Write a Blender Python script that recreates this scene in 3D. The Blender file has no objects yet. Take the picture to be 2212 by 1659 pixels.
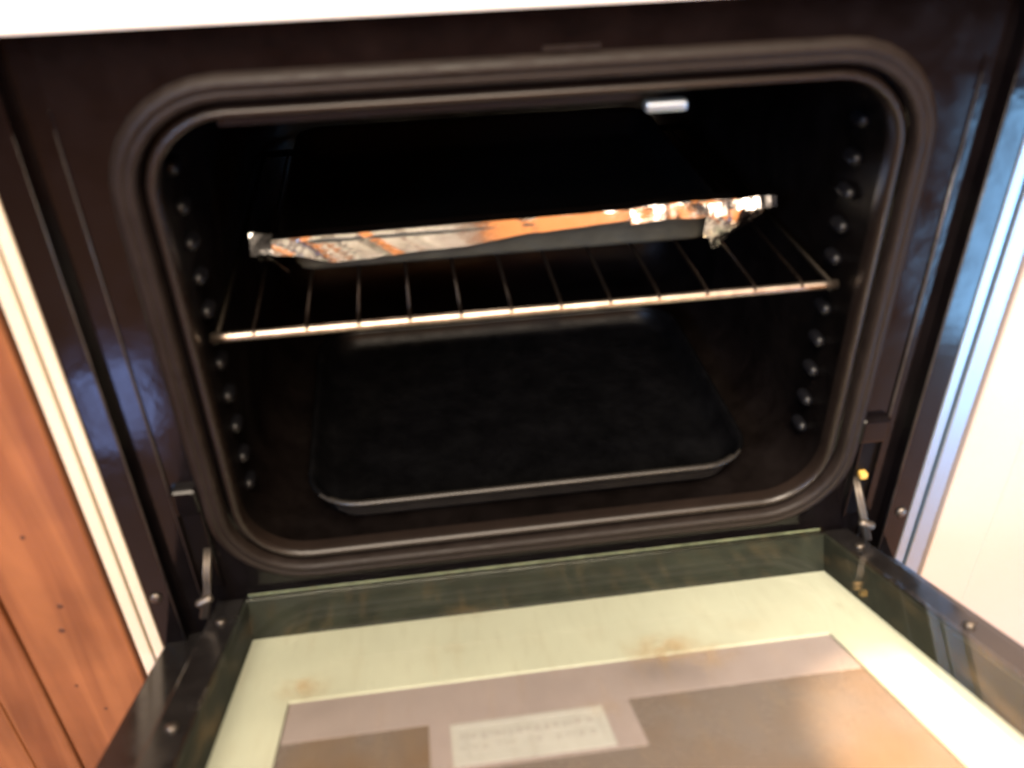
import bpy, bmesh, math, random
from mathutils import Vector, Matrix, noise
random.seed(7)
S = bpy.context.scene
COL = S.collection

# ------------------------------------------------------------------ camera
cd = bpy.data.cameras.new("camera"); cam = bpy.data.objects.new("camera", cd); COL.objects.link(cam)
cd.sensor_width = 36.0; cd.lens = 36.0 * 1929.5 / 2212.0
cd.clip_start = 0.01; cd.clip_end = 60
rt = Vector((0.99042738, -0.13635876, -0.02144524)); up = Vector((0.09461371, 0.55750537, 0.82476421)); fw = Vector((0.10050799, 0.81889807, -0.56506999))
M = Matrix((( rt.x, up.x, -fw.x, -0.0767), (rt.y, up.y, -fw.y, -0.4633), (rt.z, up.z, -fw.z, 0.5038), (0, 0, 0, 1)))
cam.matrix_world = M
cd.dof.use_dof = True; cd.dof.focus_distance = 1.25; cd.dof.aperture_fstop = 5.6
S.camera = cam

# ------------------------------------------------------------------ world and lamps
w = bpy.data.worlds.new("World"); S.world = w; w.use_nodes = True
bg = w.node_tree.nodes['Background']; bg.inputs[0].default_value = (0.40, 0.19, 0.09, 1); bg.inputs[1].default_value = 0.2

def area(name, loc, tgt, size, power, col, sy=None):
    l = bpy.data.lights.new(name, 'AREA'); l.energy = power; l.color = col; l.size = size
    if sy: l.shape = 'RECTANGLE'; l.size_y = sy
    o = bpy.data.objects.new(name, l); COL.objects.link(o); o.location = loc
    o.rotation_euler = (Vector(tgt) - Vector(loc)).to_track_quat('-Z', 'Y').to_euler()
    return o
def spot(name, loc, tgt, ang, blend, power, col, rad=0.03):
    l = bpy.data.lights.new(name, 'SPOT'); l.energy = power; l.color = col; l.spot_size = math.radians(ang); l.spot_blend = blend; l.shadow_soft_size = rad
    o = bpy.data.objects.new(name, l); COL.objects.link(o); o.location = loc
    o.rotation_euler = (Vector(tgt) - Vector(loc)).to_track_quat('-Z', 'Y').to_euler()
    return o
area('ceiling_lamp', (-0.1, -1.2, 1.9), (0, 0, 0.2), 1.5, 90, (1.0, 0.84, 0.66))
area('orange_fill', (0.25, -2.8, 0.95), (0, 0.2, 0.15), 2.4, 20, (1.0, 0.34, 0.09), 1.7)  # added orange fill behind the camera, for warm reflections in the foil
area('blue_stud_fill', (-1.2, -1.5, 0.9), (0.1, 0.1, 0.2), 0.4, 14, (0.36, 0.58, 1.0))  # added blue fill from the left, tints the right wall studs
spot('right_fill_spot', (0.0, -0.8, 1.4), (0.42, -0.25, 0.05), 36, 0.9, 120, (1.0, 0.86, 0.72), 0.08)  # added spot that brightens the right cabinet and lower right of the door
sp = spot('orange_patch_spot', (0.42, -0.75, 1.2), (0.205, -0.262, 0.10), 8.5, 0.12, 260, (1.0, 0.66, 0.38), 0.012); sp.data.use_square = True  # added square spot throwing the orange patch on the door window
area('blue_glint_left', (-0.475, -0.556, -0.170), (-0.25, 0, 0.2), 0.085, 0.16, (0.30, 0.45, 1.0), 0.10)  # low lamp added so the left frame mirrors a blue patch
area('blue_glint_right', (0.97, -0.76, -0.14), (0.29, 0, 0.2), 0.26, 4.5, (0.26, 0.58, 1.0), 0.4)  # low lamp added so the right trim and column mirror blue

S.cycles.use_denoising = True
S.view_settings.view_transform = 'Standard'; S.view_settings.look = 'None'
S.view_settings.exposure = 0.8; S.view_settings.gamma = 1.0

# ------------------------------------------------------------------ materials
def mat(name, col, rough=0.5, metal=0.0, spec=0.5, var=0.0, vscale=40, bump=0.0, bscale=200, rvar=0.0, coat=0.0, stretch=(1, 1, 1)):
    m = bpy.data.materials.new(name); m.use_nodes = True; nt = m.node_tree; N = nt.nodes; L = nt.links
    p = N['Principled BSDF']; p.inputs['Base Color'].default_value = (*col, 1); p.inputs['Roughness'].default_value = rough
    p.inputs['Metallic'].default_value = metal; p.inputs['Specular IOR Level'].default_value = spec; p.inputs['Coat Weight'].default_value = coat
    tc = N.new('ShaderNodeTexCoord'); mp = N.new('ShaderNodeMapping'); mp.inputs['Scale'].default_value = stretch
    L.new(tc.outputs['Object'], mp.inputs['Vector'])
    if var or rvar:
        n = N.new('ShaderNodeTexNoise'); n.inputs['Scale'].default_value = vscale; n.inputs['Detail'].default_value = 6; n.inputs['Roughness'].default_value = .65
        L.new(mp.outputs[0], n.inputs['Vector'])
        if var:
            r = N.new('ShaderNodeMapRange'); r.inputs[1].default_value = .3; r.inputs[2].default_value = .7; r.inputs[3].default_value = 1 - var; r.inputs[4].default_value = 1 + var
            L.new(n.outputs[0], r.inputs[0]); mx = N.new('ShaderNodeVectorMath'); mx.operation = 'SCALE'; mx.inputs[0].default_value = col
            L.new(r.outputs[0], mx.inputs['Scale']); L.new(mx.outputs[0], p.inputs['Base Color'])
        if rvar:
            r2 = N.new('ShaderNodeMapRange'); r2.inputs[1].default_value = .35; r2.inputs[2].default_value = .7; r2.inputs[3].default_value = max(0.02, rough - rvar); r2.inputs[4].default_value = rough + rvar
            L.new(n.outputs[0], r2.inputs[0]); L.new(r2.outputs[0], p.inputs['Roughness'])
    if bump:
        b = N.new('ShaderNodeTexNoise'); b.inputs['Scale'].default_value = bscale; b.inputs['Detail'].default_value = 4; L.new(mp.outputs[0], b.inputs['Vector'])
        bb = N.new('ShaderNodeBump'); bb.inputs['Strength'].default_value = bump; bb.inputs['Distance'].default_value = .001
        L.new(b.outputs[0], bb.inputs['Height']); L.new(bb.outputs[0], p.inputs['Normal'])
    return m

ENAMEL = mat('black_enamel', (0.0030, 0.0023, 0.0026), 0.13, spec=.3, var=.3, rvar=.05, bump=.12, bscale=90)
CAVITY = mat('cavity_enamel', (0.0026, 0.0017, 0.0015), 0.5, spec=.12, var=.5, vscale=25, rvar=.1, bump=.2, bscale=120)
SEAL = mat('seal_rubber', (0.0100, 0.0066, 0.0052), 0.55, spec=.2, var=.25, vscale=60, rvar=.1, bump=.2, bscale=250)
RAIL = mat('door_rail_enamel', (0.010, 0.009, 0.009), 0.22, var=.3, rvar=.08)
WALLIN = mat('door_inner_metal', (0.017, 0.019, 0.015), 0.7, spec=.2, var=.35, vscale=50)
CREAM = mat('cream_enamel', (0.60, 0.60, 0.52), 0.45, var=.05, vscale=12, rvar=.1)
WHITE = mat('white_enamel', (0.80, 0.77, 0.70), 0.3, var=.04, vscale=8)
WHITEG = mat('white_trim', (0.62, 0.55, 0.42), 0.25, spec=.6)
BLUEMETAL = mat('blue_lit_metal', (0.40, 0.50, 0.60), 0.38, metal=.9)  # blue daylight tinted into the metal's base colour
CHROME = mat('chromed_wire', (0.42, 0.35, 0.29), 0.36, metal=1, var=.3, vscale=130, stretch=(1, .05, .05))
WIRE = mat('dim_wire', (0.035, 0.026, 0.021), 0.45, metal=1, var=.3, vscale=120)  # metal darkened in colour to fade into the dark of the oven
LIP = mat('lip_enamel', (0.010, 0.0065, 0.005), 0.34, spec=.35, var=.2, vscale=30)
RUN = mat('stud_enamel', (0.003, 0.003, 0.004), 0.42, spec=.28)
TRAYDARK = mat('tray_shade', (0.0012, 0.001, 0.001), 0.8, spec=.05, var=.4)  # tray behind its front wall, oven shade put into the colour
BEAD = mat('edge_glint', (0.030, 0.025, 0.021), 0.35, var=.5, vscale=60)  # lighter than the enamel, paints the highlights along the folds
WIRED = mat('shaded_wire', (0.012, 0.010, 0.008), 0.5, metal=1, var=.3)  # side and rear bars coloured near black to sink into the shade
STEEL = mat('hinge_steel', (0.15, 0.13, 0.11), 0.52, metal=1, var=.2, vscale=90)
TRAYM = mat('tray_nonstick', (0.036, 0.038, 0.031), 0.6, var=.35, vscale=60, bump=.1)
PANM = mat('pan_enamel', (0.0016, 0.0016, 0.0019), 0.42, spec=.12, var=.3, vscale=40, rvar=.1)
PANR = mat('pan_front_glint', (0.018, 0.016, 0.014), 0.38, spec=.45, var=.3, vscale=40)  # pan's front wall and rim lightened in colour as their highlight
PANEG = mat('pane_tinted', (0.20, 0.135, 0.105), 0.3, rvar=.06, vscale=9)
def two_tone(m, c1, c2, scale, lo=.4, hi=.6):
    nt = m.node_tree; N = nt.nodes; L = nt.links; p = N['Principled BSDF']
    tc = N.new('ShaderNodeTexCoord'); n = N.new('ShaderNodeTexNoise'); n.inputs['Scale'].default_value = scale; n.inputs['Detail'].default_value = 3
    L.new(tc.outputs['Object'], n.inputs['Vector']); r = N.new('ShaderNodeValToRGB')
    r.color_ramp.elements[0].position = lo; r.color_ramp.elements[0].color = (*c1, 1); r.color_ramp.elements[1].position = hi; r.color_ramp.elements[1].color = (*c2, 1)
    L.new(n.outputs[0], r.inputs[0]); L.new(r.outputs[0], p.inputs['Base Color'])
two_tone(PANEG, (0.20, 0.160, 0.158), (0.20, 0.132, 0.098), 9)
PANEB = mat('pane_mauve', (0.37, 0.30, 0.32), 0.3, var=.08, vscale=14)
LABEL = mat('label_paper', (0.50, 0.48, 0.50), 0.5, var=.06, vscale=80)
LABELD = mat('label_ink', (0.44, 0.41, 0.43), 0.5)
BRASS = mat('yellow_plastic', (0.55, 0.34, 0.08), 0.35)
GLEDGE = mat('glass_edge_green', (0.15, 0.165, 0.11), 0.35, var=.5, vscale=60)
FLOORM = mat('floor_tiles', (0.30, 0.15, 0.08), 0.45, var=.25, vscale=6)
DARKGAP = mat('dark_gap', (0.01, 0.008, 0.007), 0.6)

def foil_mat():
    m = bpy.data.materials.new('aluminium_foil'); m.use_nodes = True; nt = m.node_tree; N = nt.nodes; L = nt.links
    p = N['Principled BSDF']; p.inputs['Metallic'].default_value = 1; p.inputs['Base Color'].default_value = (0.50, 0.475, 0.46, 1); p.inputs['Roughness'].default_value = .2
    tc = N.new('ShaderNodeTexCoord'); v = N.new('ShaderNodeTexNoise'); v.inputs['Scale'].default_value = 110; v.inputs['Detail'].default_value = 3
    mp = N.new('ShaderNodeMapping'); mp.inputs['Scale'].default_value = (1, .5, .5); L.new(tc.outputs['Object'], mp.inputs['Vector'])
    L.new(mp.outputs[0], v.inputs['Vector']); b = N.new('ShaderNodeBump'); b.inputs['Strength'].default_value = .22; b.inputs['Distance'].default_value = .0015
    L.new(v.outputs[0], b.inputs['Height']); L.new(b.outputs[0], p.inputs['Normal'])
    return m
FOIL = foil_mat()

def wood_mat():
    m = bpy.data.materials.new('pine_wood'); m.use_nodes = True; nt = m.node_tree; N = nt.nodes; L = nt.links
    p = N['Principled BSDF']; p.inputs['Roughness'].default_value = .38; p.inputs['Specular IOR Level'].default_value = .5
    tc = N.new('ShaderNodeTexCoord'); mp = N.new('ShaderNodeMapping'); mp.inputs['Scale'].default_value = (38, 38, 2.6); L.new(tc.outputs['Object'], mp.inputs['Vector'])
    n = N.new('ShaderNodeTexNoise'); n.inputs['Scale'].default_value = 1.3; n.inputs['Detail'].default_value = 8; n.inputs['Distortion'].default_value = 1.2; L.new(mp.outputs[0], n.inputs['Vector'])
    r = N.new('ShaderNodeValToRGB'); r.color_ramp.elements[0].position = .32; r.color_ramp.elements[0].color = (0.150, 0.050, 0.018, 1); r.color_ramp.elements[1].position = .66; r.color_ramp.elements[1].color = (0.255, 0.098, 0.036, 1)
    L.new(n.outputs[0], r.inputs[0])
    v = N.new('ShaderNodeTexNoise'); v.inputs['Scale'].default_value = 16; v.inputs['Detail'].default_value = 6; L.new(tc.outputs['Object'], v.inputs['Vector'])
    mr = N.new('ShaderNodeMapRange'); mr.inputs[1].default_value = .35; mr.inputs[2].default_value = .65; mr.inputs[3].default_value = .84; mr.inputs[4].default_value = 1.12; L.new(v.outputs[0], mr.inputs[0])
    sc = N.new('ShaderNodeVectorMath'); sc.operation = 'SCALE'; L.new(r.outputs[0], sc.inputs[0]); L.new(mr.outputs[0], sc.inputs['Scale'])
    L.new(sc.outputs[0], p.inputs['Base Color'])
    b = N.new('ShaderNodeBump'); b.inputs['Strength'].default_value = .15; b.inputs['Distance'].default_value = .001; L.new(n.outputs[0], b.inputs['Height']); L.new(b.outputs[0], p.inputs['Normal'])
    return m
WOOD = wood_mat()
KNOT = mat('wood_knot', (0.07, 0.025, 0.012), 0.5, var=.3, vscale=200)

def glass_mat():
    """clear greenish pane with grease smears and brown baked-on spots"""
    m = bpy.data.materials.new('door_glass'); m.use_nodes = True; nt = m.node_tree; N = nt.nodes; L = nt.links
    for n in list(N): N.remove(n)
    out = N.new('ShaderNodeOutputMaterial'); tr = N.new('ShaderNodeBsdfTransparent'); tr.inputs[0].default_value = (0.955, 0.968, 0.94, 1)
    gl = N.new('ShaderNodeBsdfGlossy'); gl.inputs['Roughness'].default_value = .035; gl.inputs[0].default_value = (1, 1, 1, 1)
    fr = N.new('ShaderNodeFresnel'); fr.inputs['IOR'].default_value = 1.5
    m1 = N.new('ShaderNodeMixShader'); ge = N.new('ShaderNodeNewGeometry'); iv = N.new('ShaderNodeMath'); iv.operation = 'SUBTRACT'; iv.inputs[0].default_value = 1; L.new(ge.outputs['Backfacing'], iv.inputs[1]); fm = N.new('ShaderNodeMath'); fm.operation = 'MULTIPLY'; L.new(fr.outputs[0], fm.inputs[0]); L.new(iv.outputs[0], fm.inputs[1]); L.new(fm.outputs[0], m1.inputs[0]); L.new(tr.outputs[0], m1.inputs[1]); L.new(gl.outputs[0], m1.inputs[2])
    df = N.new('ShaderNodeBsdfDiffuse'); df.inputs[0].default_value = (0.33, 0.22, 0.10, 1)
    tc = N.new('ShaderNodeTexCoord')
    tot = None
    for (x, v, s, k) in ((-.158, .142, .016, .55), (.048, .150, .026, .55), (.070, .162, .018, .4), (-.072, .118, .008, .25), (.10, .135, .015, .12), (-.06, .07, .02, .12), (.19, .10, .0035, 1.0), (.0, .20, .012, .18)):
        sb = N.new('ShaderNodeVectorMath'); sb.operation = 'SUBTRACT'; sb.inputs[1].default_value = (x, -v, 0); L.new(tc.outputs['Object'], sb.inputs[0])
        mm = N.new('ShaderNodeVectorMath'); mm.operation = 'MULTIPLY'; mm.inputs[1].default_value = (.75, 1.0, 0); L.new(sb.outputs[0], mm.inputs[0])
        ln = N.new('ShaderNodeVectorMath'); ln.operation = 'LENGTH'; L.new(mm.outputs[0], ln.inputs[0])
        mr = N.new('ShaderNodeMapRange'); mr.interpolation_type = 'SMOOTHSTEP'; mr.inputs[1].default_value = 0; mr.inputs[2].default_value = s; mr.inputs[3].default_value = k; mr.inputs[4].default_value = 0
        L.new(ln.outputs['Value'], mr.inputs[0])
        if tot is None: tot = mr.outputs[0]
        else:
            a = N.new('ShaderNodeMath'); a.operation = 'MAXIMUM'; L.new(tot, a.inputs[0]); L.new(mr.outputs[0], a.inputs[1]); tot = a.outputs[0]
    nz = N.new('ShaderNodeTexNoise'); nz.inputs['Scale'].default_value = 120; nz.inputs['Detail'].default_value = 5; L.new(tc.outputs['Object'], nz.inputs['Vector'])
    nr = N.new('ShaderNodeMapRange'); nr.inputs[1].default_value = .35; nr.inputs[2].default_value = .65; L.new(nz.outputs[0], nr.inputs[0])
    mu = N.new('ShaderNodeMath'); mu.operation = 'MULTIPLY'; L.new(tot, mu.inputs[0]); L.new(nr.outputs[0], mu.inputs[1])
    # thin smears running along the door
    mp = N.new('ShaderNodeMapping'); mp.inputs['Scale'].default_value = (90, 14, 1); L.new(tc.outputs['Object'], mp.inputs['Vector'])
    n2 = N.new('ShaderNodeTexNoise'); n2.inputs['Scale'].default_value = 1.5; n2.inputs['Detail'].default_value = 5; L.new(mp.outputs[0], n2.inputs['Vector'])
    r2 = N.new('ShaderNodeMapRange'); r2.inputs[1].default_value = .52; r2.inputs[2].default_value = .8; r2.inputs[3].default_value = 0; r2.inputs[4].default_value = .07; L.new(n2.outputs[0], r2.inputs[0])
    ad = N.new('ShaderNodeMath'); ad.operation = 'ADD'; ad.use_clamp = True; L.new(mu.outputs[0], ad.inputs[0]); L.new(r2.outputs[0], ad.inputs[1])
    m2 = N.new('ShaderNodeMixShader'); L.new(ad.outputs[0], m2.inputs[0]); L.new(m1.outputs[0], m2.inputs[1]); L.new(df.outputs[0], m2.inputs[2])
    L.new(m2.outputs[0], out.inputs[0])
    return m
GLASS = glass_mat()

# ------------------------------------------------------------------ mesh helpers
def link(name, bm, m, parent=None, smooth=False, loc=None, mats=None, recalc=True):
    if recalc: bmesh.ops.recalc_face_normals(bm, faces=bm.faces)
    me = bpy.data.meshes.new(name); bm.to_mesh(me); bm.free()
    o = bpy.data.objects.new(name, me); COL.objects.link(o)
    for k in (mats or [m]): me.materials.append(k)
    if smooth:
        for f in me.polygons: f.use_smooth = True
    if parent: o.parent = parent
    if loc: o.location = loc
    return o
def box(bm, x0, x1, y0, y1, z0, z1, bev=0.0, mi=0, seg=2):
    r = bmesh.ops.create_cube(bm, size=1)
    vs = r['verts']
    for v in vs: v.co = Vector(((x0 + x1) / 2 + v.co.x * (x1 - x0), (y0 + y1) / 2 + v.co.y * (y1 - y0), (z0 + z1) / 2 + v.co.z * (z1 - z0)))
    fs = set(f for v in vs for f in v.link_faces)
    for f in fs: f.material_index = mi
    if bev:
        es = list(set(e for v in vs for e in v.link_edges))
        bmesh.ops.bevel(bm, geom=es, offset=bev, segments=seg, affect='EDGES', profile=.5)
def tube(bm, pts, r, n=10, cap=True):
    pts = [Vector(p) for p in pts]; rings = []
    for i, p in enumerate(pts):
        t = (pts[min(i + 1, len(pts) - 1)] - pts[max(i - 1, 0)]).normalized()
        a = Vector((0, 0, 1)) if abs(t.z) < .9 else Vector((1, 0, 0))
        u = t.cross(a).normalized(); v = t.cross(u)
        rr = r[i] if isinstance(r, (list, tuple)) else r
        rings.append([bm.verts.new(p + (u * math.cos(2 * math.pi * k / n) + v * math.sin(2 * math.pi * k / n)) * rr) for k in range(n)])
    for a, b in zip(rings, rings[1:]):
        for k in range(n): bm.faces.new((a[k], a[(k + 1) % n], b[(k + 1) % n], b[k]))
    if cap:
        bm.faces.new(rings[0][::-1]); bm.faces.new(rings[-1])
def capsule(bm, a, b, r, n=10):
    a = Vector(a); b = Vector(b); t = (b - a).normalized(); pts = []; rs = []
    for k in range(5):
        an = math.pi / 2 * (1 - k / 4); pts.append(a - t * r * math.sin(an)); rs.append(max(r * math.cos(an), r * .05))
    for k in range(5):
        an = math.pi / 2 * (k / 4); pts.append(b + t * r * math.sin(an)); rs.append(max(r * math.cos(an), r * .05))
    tube(bm, pts, rs, n)
def rrect(hw, z0, z1, r, n=8, cx=0.0):
    r = max(r, 0.0005); out = []
    for (sx, zc, a0) in ((1, z1 - r, 0), (-1, z1 - r, 90), (-1, z0 + r, 180), (1, z0 + r, 270)):
        for k in range(n + 1):
            a = math.radians(a0 + 90 * k / n); out.append((cx + sx * (hw - r) + r * math.cos(a), zc + r * math.sin(a)))
    return out
def loft(bm, loops, close=False):
    rings = [[bm.verts.new(p) for p in lp] for lp in loops]; n = len(rings[0])
    for a, b in zip(rings, rings[1:]):
        for k in range(n): bm.faces.new((a[k], a[(k + 1) % n], b[(k + 1) % n], b[k]))
    return rings
def xz(lp, y): return [(x, y, z) for x, z in lp]
def empty(name, loc=(0, 0, 0)):
    o = bpy.data.objects.new(name, None); COL.objects.link(o); o.location = loc; o.empty_display_size = .05; return o
def tag(o, label, cat, group=None, kind=None):
    if label: o['label'] = label
    if cat: o['category'] = cat
    if group: o['group'] = group
    if kind: o['kind'] = kind

# ------------------------------------------------------------------ oven body
OV = empty('oven', (0, 0, -0.34))
tag(OV, 'built in oven with black enamel front and its glass door hanging open', 'oven')
def part(name, bm, m, smooth=False, label=None, parent=None, mats=None):
    o = link(name, bm, m, smooth=smooth, mats=mats); o.parent = parent or OV
    if parent is None: o.location = (0, 0, .34)
    if label: o['label'] = label
    return o
Z0, Z1, HW, RC = 0.058, 0.3635, 0.2055, 0.043
def off(d, y): return xz(rrect(HW + d, Z0 - d, Z1 + d, RC + d), y)
# cavity liner
bm = bmesh.new()
rg = loft(bm, [off(-.0011, .0105), off(0, .02), off(.001, .03), off(.001, .34), off(-.008, .37), off(-.03, .382)])
bm.faces.new(rg[-1][::-1])
part('cavity', bm, CAVITY, smooth=True)
bm = bmesh.new()
loft(bm, [off(.0058, .0078), off(.0050, .0025), off(.0035, -.0005), off(.0015, -.0018), off(-.0006, -.0004), off(-.0014, .003), off(-.0012, .0108)])
part('cavity_lip', bm, LIP, smooth=True)
# front frame: face with rounded hole, then the side channels
bm = bmesh.new()
fx = .2445
loft(bm, [off(.0045, .0075), off(.0075, .0078), off(.020, .0005), off(.0225, 0.0),
          [(max(-fx, min(fx, x * 1.4)), 0.0, max(0.0, min(.4090, (z - .2145) * 1.7 + .2145))) for x, z in rrect(HW + .0225, Z0 - .0225, Z1 + .0225, RC + .0225)]])
part('front_frame', bm, ENAMEL, smooth=False)
bm = bmesh.new()
for s in (-1, 1):
    box(bm, *sorted((s * .2440, s * .2635)), .0065, .012, -.04, .4092)       # channel floor
    box(bm, *sorted((s * .2437, s * .2452)), -.0012, .0068, -.04, .372, .0006)  # folded inner edge
    box(bm, *sorted((s * .2630, s * .2805)), -.004, .012, -.04, .4090, .0016)    # outer column
box(bm, -.2437, .2437, .0002, .012, -.04, .0255, .0004)
part('side_column', bm, ENAMEL)
for s in (-1, 1):
    for x, y0, r0, zt in ((.2636, -.0038, .0010, .362), (.2446, -.0014, .0009, .362)):
        bm = bmesh.new(); tube(bm, [(s * x, y0, zt), (s * x, y0, .2), (s * x, y0, -.038)], [r0 * .08, r0 * .8, r0], 8)
        part('glint_bead', bm, BEAD, smooth=True)  # thin tapering tubes added to draw the fold highlights
# rolled seal round the opening
bm = bmesh.new()
prof = [(.0080, .005), (.0082, -.003), (.0092, -.0062), (.0110, -.0072), (.0130, -.0070), (.0139, -.0058), (.0146, -.0074), (.0172, -.0076), (.0198, -.0055), (.0215, -.002), (.0225, .0015)]
loft(bm, [off(d, y * .72) for d, y in prof])
part('door_seal', bm, SEAL, smooth=True)
# body shell
bm = bmesh.new()
for s in (-1, 1): box(bm, *sorted((s * .2850, s * .2990)), .02, .50, -.33, .4090, .001)
box(bm, -.2845, .2845, .46, .47, -.33, .41)
box(bm, -.2845, .2845, .03, .46, .398, .408)
box(bm, -.2845, .2845, .02, .46, -.33, -.32)
part('body_shell', bm, WHITE)
bm = bmesh.new(); box(bm, -.30, .30, -.012, .50, .4097, .56, .0015)
part('control_fascia', bm, WHITE, label='white enamel fascia above the black oven front')
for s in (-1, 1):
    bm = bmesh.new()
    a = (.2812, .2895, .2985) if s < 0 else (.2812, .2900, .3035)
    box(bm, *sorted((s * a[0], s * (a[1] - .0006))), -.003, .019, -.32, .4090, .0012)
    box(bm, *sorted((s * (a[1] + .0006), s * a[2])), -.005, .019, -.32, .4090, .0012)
    part('side_trim', bm, WHITEG if s < 0 else BLUEMETAL)
bm = bmesh.new(); box(bm, -.279, .279, -.006, .014, -.32, -.048, .002)
part('drawer_front', bm, WHITE)
# shelf runners pressed into the walls
for s in (-1, 1):
    for z in (.093, .117, .143, .168, .194, .2105, .232, .255, .278, .301, .325):
        bm = bmesh.new(); capsule(bm, (s * .2040, .040, z), (s * .2040, .048, z), .0047 if z != .2105 else .0028, 10)
        part('shelf_stud', bm, RUN, smooth=True)
# grill deflector under the front lip and the grill element
bm = bmesh.new(); box(bm, -.168, .055, .008, .012, .3560, .3615, .001); part('heat_deflector', bm, SEAL)
bm = bmesh.new(); box(bm, .057, .080, .002, .010, .3505, .3560, .0015); part('element_clip', bm, BLUEMETAL)
bm = bmesh.new()
pts = []
for i in range(5):
    x = -.14 + i * .07
    ys = (.07, .31) if i % 2 == 0 else (.31, .07)
    pts += [(x, ys[0], .350), (x, ys[1], .350)]
tube(bm, pts, .0032, 8); part('grill_element', bm, WIRE, smooth=True)
for x, z in ((-.163, .130), (-.110, .112), (.190, .235)):
    bm = bmesh.new(); tube(bm, [(x, .383, z), (x, .376, z), (x, .374, z)], [.005, .005, .0025], 12); part('wall_screw', bm, WIRE, smooth=True)
# slots for the hinges, hinge arms, bush, screws
for s in (-1, 1):
    bm = bmesh.new()
    x0, x1 = sorted((s * .2285, s * .2425))
    t = .0016
    box(bm, x0 - t, x0, -.004, .002, .038, .1075, .0005); box(bm, x1, x1 + t, -.004, .002, .038, .1075, .0005)
    box(bm, x0 - t - (.004 if s > 0 else -.0005), x1 + t + .0004, -.0065, .002, .1080, .1290, .0028, seg=3)
    box(bm, x0, x1, -.0008, .001, .038, .1078, mi=1)
    part('hinge_pocket', bm, ENAMEL, mats=[ENAMEL, CAVITY])
    bm = bmesh.new()
    for dx in (-.0013, .0013):
        tube(bm, [(s * .231 + dx, -.001, .074), (s * .232 + dx, -.012, .062), (s * .235 + dx, -.018, .046), (s * .239 + dx, -.022, .030)], [.0014, .0018, .0018, .0022], 8)
    capsule(bm, (s * .2335, -.020, .045), (s * .2335 + s * .006, -.021, .043), .0032)
    part('hinge_arm', bm, STEEL, smooth=True)
    bm = bmesh.new(); tube(bm, [(s * .2735, -.003, .036), (s * .2735, -.0056, .036), (s * .2735, -.0066, .036)], [.0042, .0042, .002], 14)
    part('screw', bm, STEEL, smooth=True)
bm = bmesh.new(); box(bm, .2315, .2370, -.007, -.001, .0755, .0805, .0012); part('yellow_bush', bm, BRASS)
bm = bmesh.new(); box(bm, .000, .030, -.0012, -.0002, .3868, .3892); part('rating_plate', bm, SEAL)

# ------------------------------------------------------------------ door (mesh in door space: y = -v, z = outward offset)
TH = math.radians(23.8)
bm = bmesh.new()
box(bm, -.2785, .2785, -.400, .030, -.046, -.0335, .002)             # outer skin
for s in (-1, 1):
    box(bm, *sorted((s * .2150, s * .2350)), -.385, .002, -.033, -.0012, .0012)
box(bm, -.2145, .2145, -.002, .003, -.033, -.0016, .0006)
box(bm, -.2145, .2145, -.385, -.372, -.033, -.0012, .001)
DOOR = part('door', bm, RAIL, label='drop down oven door with glass inner pane, hanging half open')
DOOR.location = (0, -.003, .025 + .34); DOOR.rotation_euler = (-TH, 0, 0)
def dpart(name, bm, m, smooth=False, mats=None, label=None):
    o = link(name, bm, m, smooth=smooth, mats=mats); o.parent = DOOR
    if label: o['label'] = label
    return o
bm = bmesh.new()                                                     # side walls of the hollow
for s in (-1, 1): box(bm, *sorted((s * .2127, s * .2147)), -.371, -.0022, -.0328, -.0020)
box(bm, -.2126, .2126, -.0042, -.0022, -.0328, -.0020)
dpart('hollow_wall', bm, WALLIN)
PX0, PX1, PV0, PV1 = -.176, .172, .097, .300
bm = bmesh.new()                                                     # cream back with window opening
zc, zb = -.0308, -.0325
for (x0, x1, v0, v1) in ((-.2125, .2125, .0044, PV0), (-.2125, PX0, PV0, PV1), (PX1, .2125, PV0, PV1), (-.2125, .2125, PV1, .3705)):
    box(bm, x0, x1, -v1, -v0, zb, zc)
dpart('inner_panel', bm, CREAM, label='cream enamel panel framing the door window')
bm = bmesh.new(); box(bm, PX0 + .0005, PX1 - .0005, -PV1 + .0005, -PV0 - .0005, -.0332, -.0322)
dpart('window_pane', bm, PANEG, label='tinted brown window pane in the door')
bm = bmesh.new(); z0 = -.0321
def flat(bm, x0, x1, v0, v1, z, mi=0):
    box(bm, x0, x1, -v1, -v0, z, z + .0003, mi=mi)
flat(bm, PX0 + .001, PX1 - .001, PV0 + .001, .1415, z0); flat(bm, -.091, .026, .1415, .189, z0)  # pale mauve band with a block hanging from its middle
dpart('mauve_band', bm, PANEB, label='pale mauve band and block on the door window')
bm = bmesh.new(); z1 = -.0317
flat(bm, -.079, .0095, .1455, .186, z1)
xx = -.074
while xx < .002:
    wd = random.uniform(.0012, .0045); v0 = .1560 + random.uniform(0, .002)
    flat(bm, xx, xx + wd, v0, v0 + random.uniform(.005, .008), z1 + .0004, 1)
    if random.random() < .7: flat(bm, xx + .0004, xx + wd * .8, .1690, .1690 + random.uniform(.003, .006), z1 + .0004, 1)
    xx += wd + random.uniform(.001, .0028)
for a in (-.0705, .0045): flat(bm, a, a + .0006, .1545, .1815, z1 + .0004, 1)
flat(bm, -.076, .006, .1480, .1497, z1 + .0004, 1)
dpart('label', bm, LABEL, mats=[LABEL, LABELD], label='washed out rectangular label on the door window')
bm = bmesh.new(); box(bm, -.2138, .2138, -.371, .0028, -.0010, .0022, .0006)
dpart('inner_glass', bm, GLASS)
bm = bmesh.new(); box(bm, -.2132, .2132, .0030, .0040, -.0010, .0021)
dpart('glass_edge', bm, GLEDGE)
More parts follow.
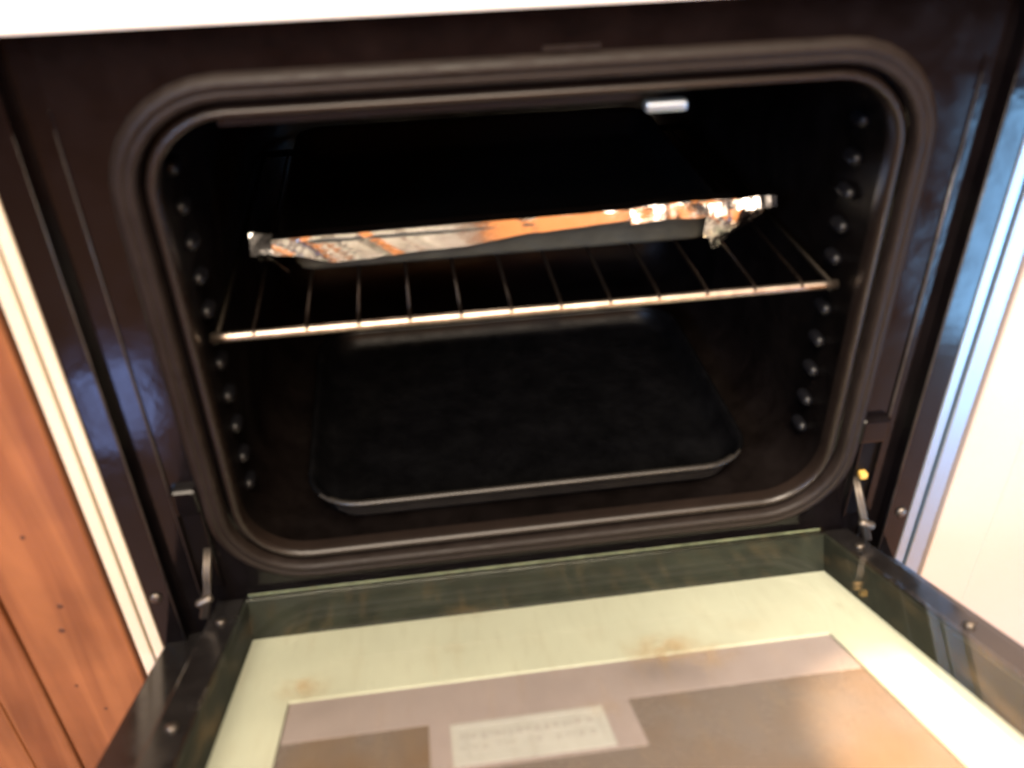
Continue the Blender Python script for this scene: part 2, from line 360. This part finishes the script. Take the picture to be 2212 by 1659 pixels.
for s in (-1, 1):
    for v in (.036, .164, .30):
        bm = bmesh.new(); tube(bm, [(s * .2245, -v, -.0015), (s * .2245, -v, .0004), (s * .2245, -v, .0012)], [.0035, .0035, .0018], 12)
        dpart('rail_screw', bm, STEEL, smooth=True)

# ------------------------------------------------------------------ rack
RK = empty('oven_rack', (0, .2, .217)); tag(RK, 'chromed wire oven rack holding the foil covered tray', 'oven rack')
def sub(name, bm, m, P, smooth=False, mats=None):
    o = link(name, bm, m, smooth=smooth, mats=mats); o.parent = P; o.location = -P.location; return o
bm = bmesh.new(); tube(bm, [(-.2025 + .405 * k / 40, .029, .2195) for k in range(41)], .0030, 14); sub('front_bar', bm, CHROME, RK, True)
bm = bmesh.new(); tube(bm, [(-.199, .355, .2195), (.199, .355, .2195)], .003, 10); sub('rear_bar', bm, WIRED, RK, True)
for s in (-1, 1):
    bm = bmesh.new(); tube(bm, [(s * .199, .029, .2195), (s * .199, .355, .2195)], .0022, 10); sub('side_bar', bm, WIRED, RK, True)
for k in range(12):
    x = -.176 + .0321 * k
    bm = bmesh.new(); tube(bm, [(x, .0285, .2190), (x, .0265, .2215), (x, .0290, .2236), (x, .04, .2238), (x, .35, .2238)], .0012, 8)
    sub('rack_wire', bm, WIRE, RK, True)

# ------------------------------------------------------------------ trays
def tray(bm, cx, hw, y0, y1, z0, h, r, flare, t=.0012, rim=.004, matfront=True):
    def lp(d, z):
        pts = rrect(hw + d, y0 - d, y1 + d, r + max(d, -r * .8), 7, cx)
        return [(x, y, z) for x, y in pts]
    f = flare
    rings = loft(bm, [lp(-.006, z0), lp(-.001, z0 + .001), lp(0, z0 + .004), lp(f * .9, z0 + h - .002), lp(f + rim * .4, z0 + h - .0005), lp(f + rim, z0 + h - .0012), lp(f + rim * 1.1, z0 + h + .0004), lp(f + rim * .7, z0 + h + .0015), lp(f, z0 + h + .001), lp(f * .8, z0 + h - .004), lp(-.002, z0 + .006), lp(-.008, z0 + .0022)])
    bm.faces.new(rings[0]); bm.faces.new(rings[-1][::-1]).material_index = 1
    n = len(rings[0]); bm.faces.ensure_lookup_table()
    for k, f in enumerate(bm.faces):
        if k >= n * 8 or (matfront and f.calc_center_median().y > y0 + .004): f.material_index = 1
TR = empty('baking_tray', (-.008, .21, .2252)); tag(TR, 'black metal baking tray with foil wrapped over its front rim', 'baking tray')
bm = bmesh.new(); tray(bm, -.0085, .148, .0985, .32, .2252, .0245, .016, .0035, rim=.003); sub('tray_body', bm, TRAYM, TR, True, mats=[TRAYM, TRAYDARK])
bm = bmesh.new(); tray(bm, -.0005, .1555, .028, .258, .0600, .0200, .030, .005, rim=.004, matfront=True)
PAN = link('roasting_pan', bm, PANM, smooth=True, mats=[PANR, PANM]); tag(PAN, 'empty black enamel roasting pan lying on the oven floor', 'roasting pan')

# ------------------------------------------------------------------ foil
def rn(x, y, z=0.0): return noise.noise(Vector((x, y, z)))
def patch(bm, f, nu, nv, amp, sc, seed, rag=.0):
    g = []
    for i in range(nu + 1):
        row = []
        for j in range(nv + 1):
            u, v = i / nu, j / nv
            p = Vector(f(u, v))
            d = Vector((rn(p.x * sc, p.z * sc * .6 + seed, p.y * sc), 1.4 * rn(p.x * sc + 9, p.z * sc * .6, seed + p.y * sc), rn(p.x * sc, seed + 4, p.z * sc + 7)))
            d += .5 * Vector((rn(p.x * sc * 3, p.z * sc * 2, seed), rn(seed, p.x * sc * 3, p.z * sc * 2), rn(p.x * sc * 3, seed, p.y * sc * 3)))
            row.append(bm.verts.new(p + d * amp))
        g.append(row)
    for i in range(nu):
        for j in range(nv):
            a, b, c, d = g[i][j], g[i + 1][j], g[i + 1][j + 1], g[i][j + 1]
            if (i + j) % 2: bm.faces.new((a, b, c)); bm.faces.new((a, c, d))
            else: bm.faces.new((a, b, d)); bm.faces.new((b, c, d))
def interp(tb, x):
    for (x0, y0), (x1, y1) in zip(tb, tb[1:]):
        if x <= x1: return y0 + (y1 - y0) * (x - x0) / (x1 - x0)
    return tb[-1][1]
bot = [(-.17, .2385), (-.150, .2360), (-.129, .2300), (-.105, .2305), (-.080, .2325), (-.036, .2345), (.0, .2400), (.02, .2410), (.068, .2440), (.10, .2450), (.125, .246), (.17, .247)]
top = [(-.17, .2485), (-.13, .2490), (-.03, .2500), (.04, .2505), (.075, .2510), (.095, .2530), (.12, .2535), (.152, .2530), (.17, .252)]
kinks = [(-.150, .5), (-.128, -.8), (-.112, .6), (-.086, -.9), (-.062, .4), (.008, .7), (.036, -.3), (.052, .4), (.066, -.5), (.078, .8), (.092, -.7), (.104, .8), (.118, -.6), (.13, .7), (.145, -.6)]
def fold(x):
    d = 0
    for xc, k in kinks: d += k * (.0010 if x < -.02 else .0011 if x < .03 or x > .085 else .0005) * max(0, 1 - abs(x - xc) / .006)
    return d
bm = bmesh.new()
def front(u, v):
    x = -.166 + u * .318; zb, zt = interp(bot, x), interp(top, x)
    lean = -.0012 if x < -.07 else (-.0012 - .0017 * min(1, (x + .07) / .05))
    if v < .6: t = v / .6; return (x, .1000 + lean * (1 - t) + fold(x + (.022 if x < -.02 else .004) * t), zb + (zt - zb) * t)
    if v < .8: t = (v - .6) / .2; return (x, .1000 + .011 * t, zt + .0006 * math.sin(t * 3.14))
    t = (v - .8) / .2; return (x, .1110 + .007 * t, zt - .007 * t)
patch(bm, front, 84, 10, .0003, 40, 3.1)
def left(u, v): return (-.163 - u * .018, .100 + .010 * v, .2390 + .0095 * v + u * (.0005 + .003 * (v - .5)))
patch(bm, left, 6, 4, .0009, 90, 8.3)
def tail(u, v): return (-.176 + u * .018, .099 + .002 * v, .2400 - .0145 * (u ** 1.8) - .006 * v * (1 - .7 * u))
patch(bm, tail, 7, 3, .0010, 120, 5.2)
def ridge(u, v):
    return (.076 + u * .103, .0945 + .0042 * v, .2420 + .0095 * v + .0012 * math.sin(u * 9) + .0015 * u + (.003 * u) * (1 - v))
patch(bm, ridge, 26, 5, .0009, 70, 1.7)
def bunch(u, v):
    ww = .0175 * (1 - .28 * v ** 4); xm = .1490 - .006 * v ** 2
    return (xm + (u * 2 - 1) * ww + .006 * u * (1 - v), .0985 - .0055 * math.sin(math.pi * u) * math.sin(math.pi * (.25 + .65 * v)), .2480 - .0205 * v + .004 * u * v * v - .002 * math.sin(math.pi * u) * v)
patch(bm, bunch, 12, 8, .0014, 90, 6.6)
def spout(u, v): return (.1335 + .016 * u * (1 - .7 * v) + .005 * v, .1000 + .004 * v, .228 - .013 * v)
patch(bm, spout, 4, 5, .0008, 140, 2.2)
bmesh.ops.translate(bm, vec=(0, -.0072, .0042), verts=bm.verts[:])
bmesh.ops.solidify(bm, geom=bm.faces[:], thickness=.00015)
FO = link('foil_sheet', bm, FOIL, recalc=False); tag(FO, 'crumpled aluminium foil folded over the front of the black baking tray', 'foil')

# ------------------------------------------------------------------ neighbours
WC = empty('wooden_cabinet', (-.45, .1, -.34)); tag(WC, 'orange pine cabinet front to the left of the oven', 'cabinet')
def wpart(name, bm, m, **k): return sub(name, bm, m, WC, **k)
for x0, x1, y in ((-.375, -.3045, .004), (-.4085, -.3765, .0025), (-.52, -.410, .004), (-.66, -.5215, .004)):
    bm = bmesh.new(); box(bm, x0, x1, y - .004, y + .016, -.33, .56, .0022); wpart('door_board', bm, WOOD)
bm = bmesh.new(); box(bm, -.66, -.3015, .0215, .50, -.33, .56); wpart('carcass', bm, WOOD)
for x, z, r in ((-.345, .010, .0032), (-.339, .034, .0030), (-.405, -.02, .003), (-.343, .10, .0022), (-.352, -.05, .0018), (-.339, -.08, .0020)):
    bm = bmesh.new(); tube(bm, [(x, .001, z), (x, -.0003, z)], [r, r * .7], 12); wpart('knot', bm, KNOT)
CREAMC = mat('cream_paint', (0.46, 0.37, 0.31), 0.4, var=.04, vscale=5)
RC_ = empty('cream_cabinet', (.5, .1, -.34)); tag(RC_, 'cream painted cabinet front brightly lit to the right of the oven', 'cabinet')
bm = bmesh.new(); box(bm, .3085, .3545, -.004, .016, -.33, .56, .0015); sub('door_stile', bm, CREAMC, RC_)
bm = bmesh.new(); box(bm, .3548, .62, .0005, .014, -.33, .56, .0015); sub('door_panel', bm, CREAMC, RC_)
bm = bmesh.new(); box(bm, .306, .62, .0165, .50, -.33, .56); sub('carcass', bm, mat('cabinet_carcass', (.20, .085, .05), .5, var=.1), RC_)
bm = bmesh.new(); box(bm, -2.5, 2.5, -3.5, .8, -.36, -.342)
FL = link('floor', bm, FLOORM); FL['kind'] = 'structure'
